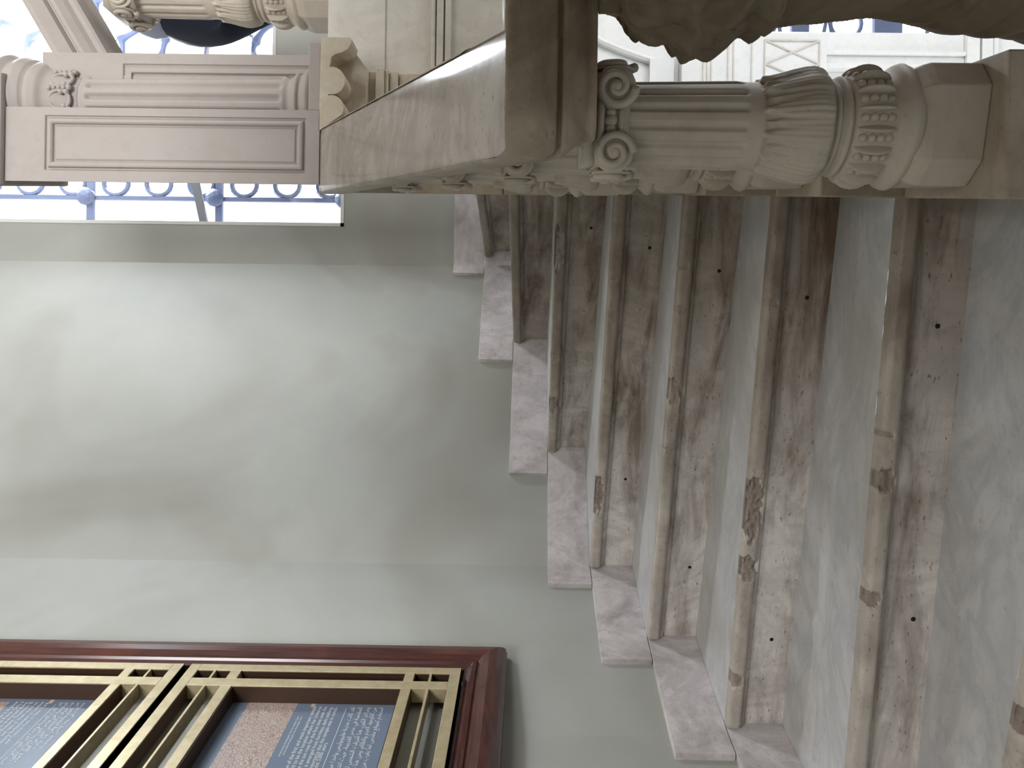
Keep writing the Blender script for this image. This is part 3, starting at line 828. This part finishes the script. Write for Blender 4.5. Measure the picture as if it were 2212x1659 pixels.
def pan(xa, xb, za, zc):
    r = []; 
    for ins, dep in ((0, 0), (.003, .006), (.009, .006), (.012, -.004), (.020, -.006), (.026, -.002), (.029, .005), (.033, .005), (.037, .001)):
        r.append((xa + ins, xb - ins, za + ins, zc - ins, dep))
    return r
bm = NB(); panelbox(bm, .632, .872, 2.5, 2.82, 2.297, 3.315, pan(.668, .846, 2.34, 3.185)); [setattr(v.co, 'x', v.co.x + .252 * (v.co.y - 2.5)) for v in bm.verts]; obj('pier_body', bm, m_stone, pier, bevel=.002)
bm = NB(); panelbox(bm, .872, 1.085, 2.585, 2.90, 2.297, 3.25, [(.90, 1.05, 2.34, 2.98, 0), (.903, 1.047, 2.343, 2.977, .006), (.912, 1.038, 2.352, 2.968, .006), (.916, 1.034, 2.356, 2.964, -.004), (.93, 1.02, 2.37, 2.95, -.004), (.933, 1.017, 2.373, 2.947, .006)]); obj('side_pilaster', bm, m_stone, pier, bevel=.002)
def colmod(z, th, r):
    if 2.435 < z < 3.09:
        e = smoothstep(2.435, 2.45, z) * (1 - smoothstep(3.075, 3.09, z)); c = math.cos(th * 16); r -= e * .012 * max(0, c) ** .6
    return r
bm = NB(); cp = (.925, 2.655)
lathe(bm, [(2.335, .128)] + torus_prof(2.335, 2.372, .123, .013) + [(2.376, .121)] + torus_prof(2.380, 2.402, .117, .009) + [(2.408, .110), (2.42, .106), (2.435, .113), (3.09, .108), (3.095, .108), (3.105, .110), (3.112, .104)], 160, colmod, .005, cp)
obj('fluted_column', bm, m_stone, pier, smooth=True)
bm = NB()
lathe(bm, [(3.112, .102), (3.13, .106), (3.17, .113), (3.205, .121), (3.22, .126), (3.235, .138), (3.26, .144), (3.275, .138), (3.28, .148), (3.31, .158), (3.34, .150), (3.36, .165), (3.5, .165)], 96, None, .006, cp)
for i in range(10):
    th = 2 * math.pi * i / 10 + .2; en = Vector((math.cos(th), math.sin(th), 0)); ea = Vector((-en.y, en.x, 0)); c = Vector((*cp, 3.165)) + en * .114
    tube(bm, [c + ea * (.030 * math.sin(a)) + Vector((0, 0, .034 * math.cos(a))) for a in [math.pi * 2 * q / 16 for q in range(16)]], .006, 6, True)
    for q in range(5): ico(bm, c + ea * .036 * 1.0 + Vector((0, 0, (q - 2) * .016)), .009, 1)
    th2 = th + math.pi / 10; e2 = Vector((math.cos(th2), math.sin(th2), 0)); c3_ = Vector((*cp, 3.15)) + e2 * .116
    for q in range(5): ico(bm, c3_ + Vector((-e2.y, e2.x, 0)) * .015 * math.cos(q * 1.26) + Vector((0, 0, .015 * math.sin(q * 1.26))), .011, 1)
obj('column_capital', bm, m_stone, pier, smooth=True, label='carved capital with bands and rosettes')
bm = NB(); box(bm, (.872, 2.50, 2.297), (1.09, 2.585, 2.335)); obj('column_plinth', bm, m_stone, pier, bevel=.003)
bm = NB(); box(bm, (.615, 2.48, 3.315), (.98, 2.85, 3.42)); box(bm, (.63, 2.5, 3.42), (.96, 2.85, 4.1)); [setattr(v.co, 'x', v.co.x + .252 * (v.co.y - 2.5)) for v in bm.verts]; obj('pier_cap', bm, m_stone, pier, bevel=.006)

# console under the pier
def bez(c, r, a0, a1, n=10): return [(c[0] + r * math.cos(math.radians(a0 + (a1 - a0) * i / n)), c[1] + r * math.sin(math.radians(a0 + (a1 - a0) * i / n))) for i in range(n + 1)]
cons = thing('console', (.95, 2.6, 2.1), 'yellow-stained marble console bracket with scalloped scrolls below the pier', 'bracket')
P = [(.805, 2.300), (1.108, 2.297), (1.108, 2.205)] + [(1.100, 2.196), (1.088, 2.200)] + bez((1.082, 2.228), .026, 270, 175, 6)[0:0] + [(1.070, 2.210), (1.060, 2.228), (1.054, 2.248), (1.045, 2.262), (1.012, 2.268), (1.012, 2.262)] \
    + bez((.968, 2.262), .045, 0, -165, 14) + [(.924, 2.270), (.920, 2.270)] + bez((.880, 2.262), .042, 0, -170, 10)[:8]
bm = NB(); prism(bm, P, (0, 0, 0), (1, 0, 0), (0, 0, 1), (0, 1, 0), 2.50, 2.585); obj('scalloped_plate', bm, m_console, cons, bevel=.002)
bm = NB(); prism(bm, [(.802, 2.297), (1.095, 2.297), (1.095, 2.205), (1.06, 2.178), (1.045, 2.165), (.802, 2.165)], (0, 0, 0), (1, 0, 0), (0, 0, 1), (0, 1, 0), 2.585, 2.64); obj('backing', bm, m_console, cons, bevel=.002)
bm = NB()
for (za, zc, dp, xr_) in ((2.145, 2.166, .045, 1.046), (2.112, 2.140, .062, 1.052), (2.100, 2.112, .05, 1.05), (2.07, 2.098, .035, 1.05), (1.75, 2.068, .02, 1.05)):
    box(bm, (.802, 2.66 - dp, za), (xr_, 2.70, zc))
obj('base_moulding', bm, m_console, cons, bevel=.003)
# marble front of the upper landing
uw = NB()
for (x0, x1, z0, z1) in ((.75, 1.12, 1.5, 2.155), (1.12, 3.2, 1.5, 2.326)): 
    box(uw, (x0, 2.70, z0), (x1, 2.78, z1))
struct('trim_2', uw, m_clad)
bm = NB(); box(bm, (1.02, 2.694, 2.128), (3.2, 2.701, 2.326)); struct('trim_3', bm, m_clad, bevel=.002)
bm = NB(); box(bm, (.95, 2.685, 1.90), (3.2, 2.702, 1.92)); box(bm, (.95, 2.680, 1.925), (3.2, 2.702, 1.948)); box(bm, (.95, 2.685, 1.953), (3.2, 2.702, 1.966)); struct('trim_4', bm, m_clad, bevel=.003)
bm = NB(); box(bm, (1.19, 2.70, 2.325), (3.2, 2.98, 2.328)); box(bm, (1.25, 2.78, 2.2), (5.0, YB, 2.32)); struct('floor_landing', bm, m_clad)
# upper rail, slanting up to the right
bm = NB(); ux0, uz0 = 1.075, 3.075; sl = .60
rows = []
for (yo, dz) in ((2.74, 0), (2.735, .012), (2.735, .03), (2.72, .045), (2.705, .07), (2.705, .085), (2.712, .09), (2.712, .096), (2.69, .105), (2.675, .15), (2.675, .165), (2.68, .172), (2.69, .176), (2.99, .176), (3.005, .165), (3.005, .12), (2.97, .07), (2.94, .0)):
    rows.append([Vector((ux0 + x, yo, uz0 + dz + sl * x)) for x in [.0 + i * .1 for i in range(0, 19)]])
grid(bm, rows, close_v=True)
single('upper_hand_rail', bm, m_stone, 'moulded marble rail of the upper flight slanting away above the pier', 'hand rail')

# curved red-brown rail glimpsed behind the upper baluster
bm = NB(); tube(bm, [Vector((1.50 + .32 * (q / 10) ** 1.0, 3.4, 2.44 + .20 * (q / 10) ** 1.8)) for q in range(11)], .022, 10)
single('wooden_bench_rail', bm, m_red, 'red-brown curved wooden bench rail behind the upper baluster foot', 'bench')

# ------------------------------------------------------------------ display frame on the left wall
FO = Vector((0, 0, 0)) 
def fp(s, z, off):      # s along the wall, off = distance in front of the camera axis plane (1.43 = wall)
    p = eA * s - nA * off; return Vector((p.x, p.y, z))
def fbox(bm, s0, s1, z0, z1, o0, o1):
    vs = [bm.verts.new(fp(s, z, o)) for s in (s0, s1) for z in (z0, z1) for o in (o0, o1)]
    for f in ((0, 1, 3, 2), (4, 6, 7, 5), (0, 4, 5, 1), (2, 3, 7, 6), (0, 2, 6, 4), (1, 5, 7, 3)): bm.faces.new([vs[i] for i in f])
fr_ = thing('display_case', fp(1.8, 1.67, 1.43), 'mahogany wall case with two brass lattice doors over blue printed panels', 'display case')
S1, S0_, Z0_, Z1_ = 2.396, 1.25, 1.672, 3.62
MP = [(0, 1.43), (0, 1.375), (.004, 1.367), (.004, 1.360), (.012, 1.350), (.030, 1.338), (.055, 1.334), (.075, 1.340), (.088, 1.352), (.092, 1.356), (.096, 1.350), (.108, 1.348), (.112, 1.356), (.125, 1.362), (.132, 1.362), (.132, 1.43)]
def mould(sideA, mat, nm):
    rows = []
    for (ins, off) in MP:
        a, b, c, d_ = (S0_ + ins, Z0_ + ins), (S1 - ins, Z0_ + ins), (S1 - ins, Z1_ - ins), (S0_ + ins, Z1_ - ins)
        rows.append((a, b, c, d_, off))
    bm = NB()
    segs = {'b': (0, 1), 'r': (1, 2), 't': (2, 3), 'l': (3, 0)}
    i, j = segs[sideA]
    grid(bm, [[fp(*r[i], r[4]), fp(*r[j], r[4])] for r in rows])
    return obj(nm, bm, mat, fr_)
mould('b', m_woodh, 'frame_rail'); mould('t', m_woodh, 'frame_rail'); mould('r', m_wood, 'frame_stile'); mould('l', m_wood, 'frame_stile')
# split brass from the wood by a narrow sunk board
bm = NB(); fbox(bm, S0_ + .1, S1 - .1, Z0_ + .1, Z1_ - .1, 1.405, 1.428); obj('back_board', bm, m_wall, fr_)
def door(z0, z1, lbl):
    s1, s0 = 2.235, 1.39; of, ob = 1.338, 1.385
    dr = NB()
    def vb(a, b, za, zc): fbox(dr, a, b, za, zc, of, ob)
    t = .033; xs_r = [(s1 - t, s1)]; 
    i_r = (2.118, 2.158); i_l = (s0 + .075, s0 + .115)
    zb_ = (z0 + .141, z0 + .171); zt_ = (z1 - .170, z1 - .137)
    # outer border
    vb(s0, s1, z0, z0 + t); vb(s0, s1, z1 - t, z1); vb(s0, s0 + t, z0 + t, z1 - t); vb(s1 - t, s1, z0 + t, z1 - t)
    # inner bars
    e = .0
    vb(i_r[0], i_r[1], z0 + t, z1 - t); vb(i_l[0], i_l[1], z0 + t, z1 - t)
    for a, b in ((s0 + t, i_l[0]), (i_l[1], i_r[0]), (i_r[1], s1 - t)):
        vb(a, b, *zb_); vb(a, b, *zt_)
    # thin glazing bars
    for zz in (z0 + .091, z1 - .088):
        for a, b in ((s0 + t, i_l[0]), (i_l[1], i_r[0]), (i_r[1], s1 - t)): vb(a, b, zz - .004, zz + .004)
    root = obj('brass_door', dr, m_brass, fr_, bevel=.0012, label=lbl)
    # dark inner lining of the opening
    ln = NB()
    for (a, b, c, d_) in ((i_l[1], i_l[1] + .003, zb_[1], zt_[0]), (i_r[0] - .003, i_r[0], zb_[1], zt_[0]), (i_l[1], i_r[0], zb_[1], zb_[1] + .003), (i_l[1], i_r[0], zt_[0] - .003, zt_[0]), (s0, s1, z0 + .0, z0 + .003), (s0, s1, z1 - .003, z1), (s1 - .003, s1, z0, z1)):
        fbox(ln, a, b, c, d_, of + .003, 1.404)
    for (c, d_) in ((z0 + t, z0 + t + .002), (zb_[0] - .002, zb_[0]), (zt_[1], zt_[1] + .002), (z1 - t - .002, z1 - t)): fbox(ln, s0 + .0, s1, c, d_, of + .004, 1.385)
    for (a, b) in ((s1 - t - .002, s1 - t), (i_r[1], i_r[1] + .002)): fbox(ln, a, b, z0, z1, of + .004, 1.402)
    obj('door_lining', ln, m_bronze, fr_)
    bm = NB(); fbox(bm, i_l[1], i_r[0], zb_[1] - .02, zt_[0] + .02, 1.392, 1.403)
    return obj('printed_panel', bm, m_poster, fr_)
p_low = door(1.811, 2.661, 'lower brass lattice door'); p_up = door(2.684, 3.534, 'upper brass lattice door')
OP = 1.3915
def flat(s0, s1, z0, z1, mat, nm, par, off=OP):
    bm = NB(); vs = [bm.verts.new(fp(s, z, off)) for s, z in ((s0, z0), (s1, z0), (s1, z1), (s0, z1))]; bm.faces.new(vs)
    return obj(nm, bm, mat, par)
flat(1.52, 2.118, 2.292, 2.44, m_relief, 'relief_picture', p_low)
flat(1.52, 2.118, 2.545, 2.640, m_relief, 'relief_picture', p_low) if False else None
flat(2.098, 2.114, 2.238, 2.250, m_tan, 'tan_square', p_low)
flat(1.52, 2.095, 2.1410, 2.1425, m_ink, 'ruled_line', p_low)
flat(1.52, 2.098, 3.150, 3.42, m_relief, 'relief_picture', p_up)
flat(2.094, 2.112, 3.024, 3.036, m_tan, 'tan_square', p_up)
flat(1.52, 2.09, 3.0080, 3.0095, m_ink, 'ruled_line', p_up)
AR = {'ا': 'FE8D FE8E', 'أ': 'FE83 FE84', 'ب': 'FE8F FE90 FE91 FE92', 'ت': 'FE95 FE96 FE97 FE98', 'ث': 'FE99 FE9A FE9B FE9C', 'ج': 'FE9D FE9E FE9F FEA0', 'ح': 'FEA1 FEA2 FEA3 FEA4', 'خ': 'FEA5 FEA6 FEA7 FEA8', 'د': 'FEA9 FEAA', 'ر': 'FEAD FEAE', 'س': 'FEB1 FEB2 FEB3 FEB4', 'ش': 'FEB5 FEB6 FEB7 FEB8', 'ص': 'FEB9 FEBA FEBB FEBC', 'ظ': 'FEC5 FEC6 FEC7 FEC8', 'ع': 'FEC9 FECA FECB FECC', 'ف': 'FED1 FED2 FED3 FED4', 'ق': 'FED5 FED6 FED7 FED8', 'ك': 'FED9 FEDA FEDB FEDC', 'ل': 'FEDD FEDE FEDF FEE0', 'م': 'FEE1 FEE2 FEE3 FEE4', 'ن': 'FEE5 FEE6 FEE7 FEE8', 'ه': 'FEE9 FEEA FEEB FEEC', 'و': 'FEED FEEE', 'ي': 'FEF1 FEF2 FEF3 FEF4', 'ة': 'FE93 FE94', 'ط': 'FEC1 FEC2 FEC3 FEC4', 'ى': 'FEEF FEF0'}
def shape(txt):
    out = []
    for i, ch in enumerate(txt):
        if ch not in AR: out.append(ch); continue
        F = [chr(int(x, 16)) for x in AR[ch].split()]
        prev = i > 0 and txt[i - 1] in AR and len(AR[txt[i - 1]].split()) == 4
        nxt = i < len(txt) - 1 and txt[i + 1] in AR
        if len(F) == 2: out.append(F[1] if prev else F[0])
        else: out.append(F[3] if prev and nxt else F[1] if prev else F[2] if nxt else F[0])
    return ''.join(reversed(out))
def text(body, s_right, z, size, mat, par, nm, off=OP - .0004):
    cu = D.curves.new(nm, 'FONT'); cu.body = body; cu.size = size; cu.align_x = 'RIGHT'; cu.align_y = 'CENTER'; cu.fill_mode = 'FRONT'
    tmp = D.objects.new(nm, cu); COL.objects.link(tmp)
    bpy.context.view_layer.update()
    me = D.meshes.new_from_object(tmp.evaluated_get(bpy.context.evaluated_depsgraph_get()))
    D.objects.remove(tmp)
    ex = Vector((eA.x, eA.y, 0)); 
    base = fp(s_right, z, off)
    offp = Vector((0, 0, 0)); p = par
    while p is not None: offp += p.location; p = p.parent
    for v in me.vertices:
        q = base + ex * v.co.x + Vector((0, 0, 1)) * v.co.y - offp; v.co = q
    me.materials.clear(); me.materials.append(mat)
    o = D.objects.new(nm, me); COL.objects.link(o); o.parent = par; return o
low = ['Heliopolis was one of the first and most important temple', 'cities of Egypt and was held to be the location where the Universe', 'began. Here the sun rose for the first time over the', 'world, as it emerged from formless, dark nothing-', 'ness. Such was the importance that the temple was in contin-']
for i, (s, z) in enumerate(zip(low, (2.240, 2.224, 2.208, 2.191, 2.176))): text(s, 2.100, z - .0035, .0165, m_ink, p_low, 'english_text')
text('uous use for almost 3,000 years.', 1.935, 2.160, .0165, m_ink, p_low, 'english_text')
for s, z in zip(['temple', 'relief'], (2.272, 2.262)): text('carved ' + s + ' of Heliopolis, from the temple, Cairo', 2.05, z, .0085, m_ink, p_low, 'caption_text')
ara = ['لقد كانت مدينة هليوبوليس واحدة من أهم المدن', 'المقدسة في مصر القديمة، حيث اعتقد أن هنا', 'ومركز الكون، هنا أشرقت الشمس لأول مرة', 'من اللاوجود العدم والظلام، ومن هنا جاءت', 'استخدم كموقع مقدس لما يقرب من ٣٠٠٠ عام']
for s, z in zip(ara, (2.122, 2.100, 2.078, 2.058, 2.037)): text(shape(s), 2.100, z, .019, m_ink, p_low, 'arabic_text')
up = ['obelisks of the ancient city. Only one is in place', 'in Heliopolis. The others were taken to Rome. Only a', 'small number of them were re-erected there,', 'by the Romans: Thutmosis III', 'and two of them stand on', 'the Victoria Embankment in London', 'and Central Park in New York.']
for s, z in zip(up, (3.134, 3.118, 3.103, 3.088, 3.073, 3.056, 3.040)): text(s, 2.100, z - .003, .0155, m_ink, p_up, 'english_text')
ara2 = ['لقد كانت المدينة واحدة من أهم مدن مصر', 'المقدسة في مصر القديمة ومركز الكون', 'هنا أشرقت الشمس لأول مرة فوق العالم', 'من العدم والظلام ومن هنا جاءت', 'مسلات في روما ولندن ونيويورك']
for s, z in zip(ara2, (2.996, 2.980, 2.964, 2.948, 2.931)): text(shape(s), 2.100, z, .017, m_ink, p_up, 'arabic_text')

# ------------------------------------------------------------------ visitor leaning over on the upper landing
px, py, pz = 1.59, 3.62, 2.32
person = thing('person', (px, py, pz), 'person in navy trousers and loose grey shirt bending over beyond the upper balusters', 'person')
def skin(nm, verts, edges, mat, root_i=0, par=person, lv=2):
    me = D.meshes.new(nm); me.from_pydata([Vector(v[:3]) for v in verts], edges, []); me.materials.append(mat)
    o = D.objects.new(nm, me); COL.objects.link(o); o.parent = par
    sm = o.modifiers.new('skin', 'SKIN'); sm.use_smooth_shade = True
    lay = me.skin_vertices[0].data if me.skin_vertices else None
    if lay is None:
        bpy.context.view_layer.update()
    for i, v in enumerate(verts):
        me.skin_vertices[0].data[i].radius = (v[3], v[4] if len(v) > 4 else v[3]); me.skin_vertices[0].data[i].use_root = (i == root_i)
    ss = o.modifiers.new('sub', 'SUBSURF'); ss.levels = lv; ss.render_levels = lv
    return o
try:
    B_ = [(.0, 0, .92, .12), (.10, 0, 1.04, .12), (.26, .0, 1.18, .13), (.40, 0, 1.28, .10), (.48, 0, 1.33, .05), (.56, 0, 1.36, .085), (.60, 0, 1.42, .09),
          (.09, -.10, .83, .085), (.24, -.11, .47, .055), (.22, -.11, .09, .04), (.32, -.12, .04, .035), (.10, .10, .83, .085), (.26, .11, .47, .055), (.26, .11, .09, .04), (.36, .12, .04, .035),
          (.38, -.18, 1.24, .05), (.46, -.20, .98, .038), (.56, -.14, .78, .028), (.38, .18, 1.24, .05), (.46, .20, .98, .038), (.56, .14, .78, .028)]
    E_ = [(0, 1), (1, 2), (2, 3), (3, 4), (4, 5), (5, 6), (0, 7), (7, 8), (8, 9), (9, 10), (0, 11), (11, 12), (12, 13), (13, 14), (3, 15), (15, 16), (16, 17), (3, 18), (18, 19), (19, 20)]
    skin('body', B_, E_, m_skin)
    T_ = [(.0, 0, .92, .135), (.10, 0, 1.03, .13), (.09, -.10, .82, .10), (.24, -.11, .47, .075), (.22, -.11, .12, .06), (.10, .10, .82, .10), (.26, .11, .47, .075), (.26, .11, .12, .06)]
    skin('trousers', T_, [(0, 1), (0, 2), (2, 3), (3, 4), (0, 5), (5, 6), (6, 7)], m_trousers)
    S_ = [(.035, -.09, .95, .145), (.15, -.05, 1.06, .165), (.27, 0, 1.19, .16), (.40, 0, 1.27, .12), (.39, -.18, 1.23, .075), (.45, -.20, 1.05, .065), (.39, .18, 1.23, .075), (.45, .20, 1.05, .065)]
    skin('shirt', S_, [(0, 1), (1, 2), (2, 3), (3, 4), (4, 5), (3, 6), (6, 7)], m_shirt)
    skin('hair', [(.58, 0, 1.44, .085), (.61, 0, 1.47, .08)], [(0, 1)], m_hair)
    for sy in (-.11, .11): skin('shoe', [(.20 + (.04 if sy > 0 else 0), sy, .045, .045), (.35 + (.04 if sy > 0 else 0), sy, .035, .04)], [(0, 1)], m_hair)
except Exception as ex_:
    print('PERSON', ex_)
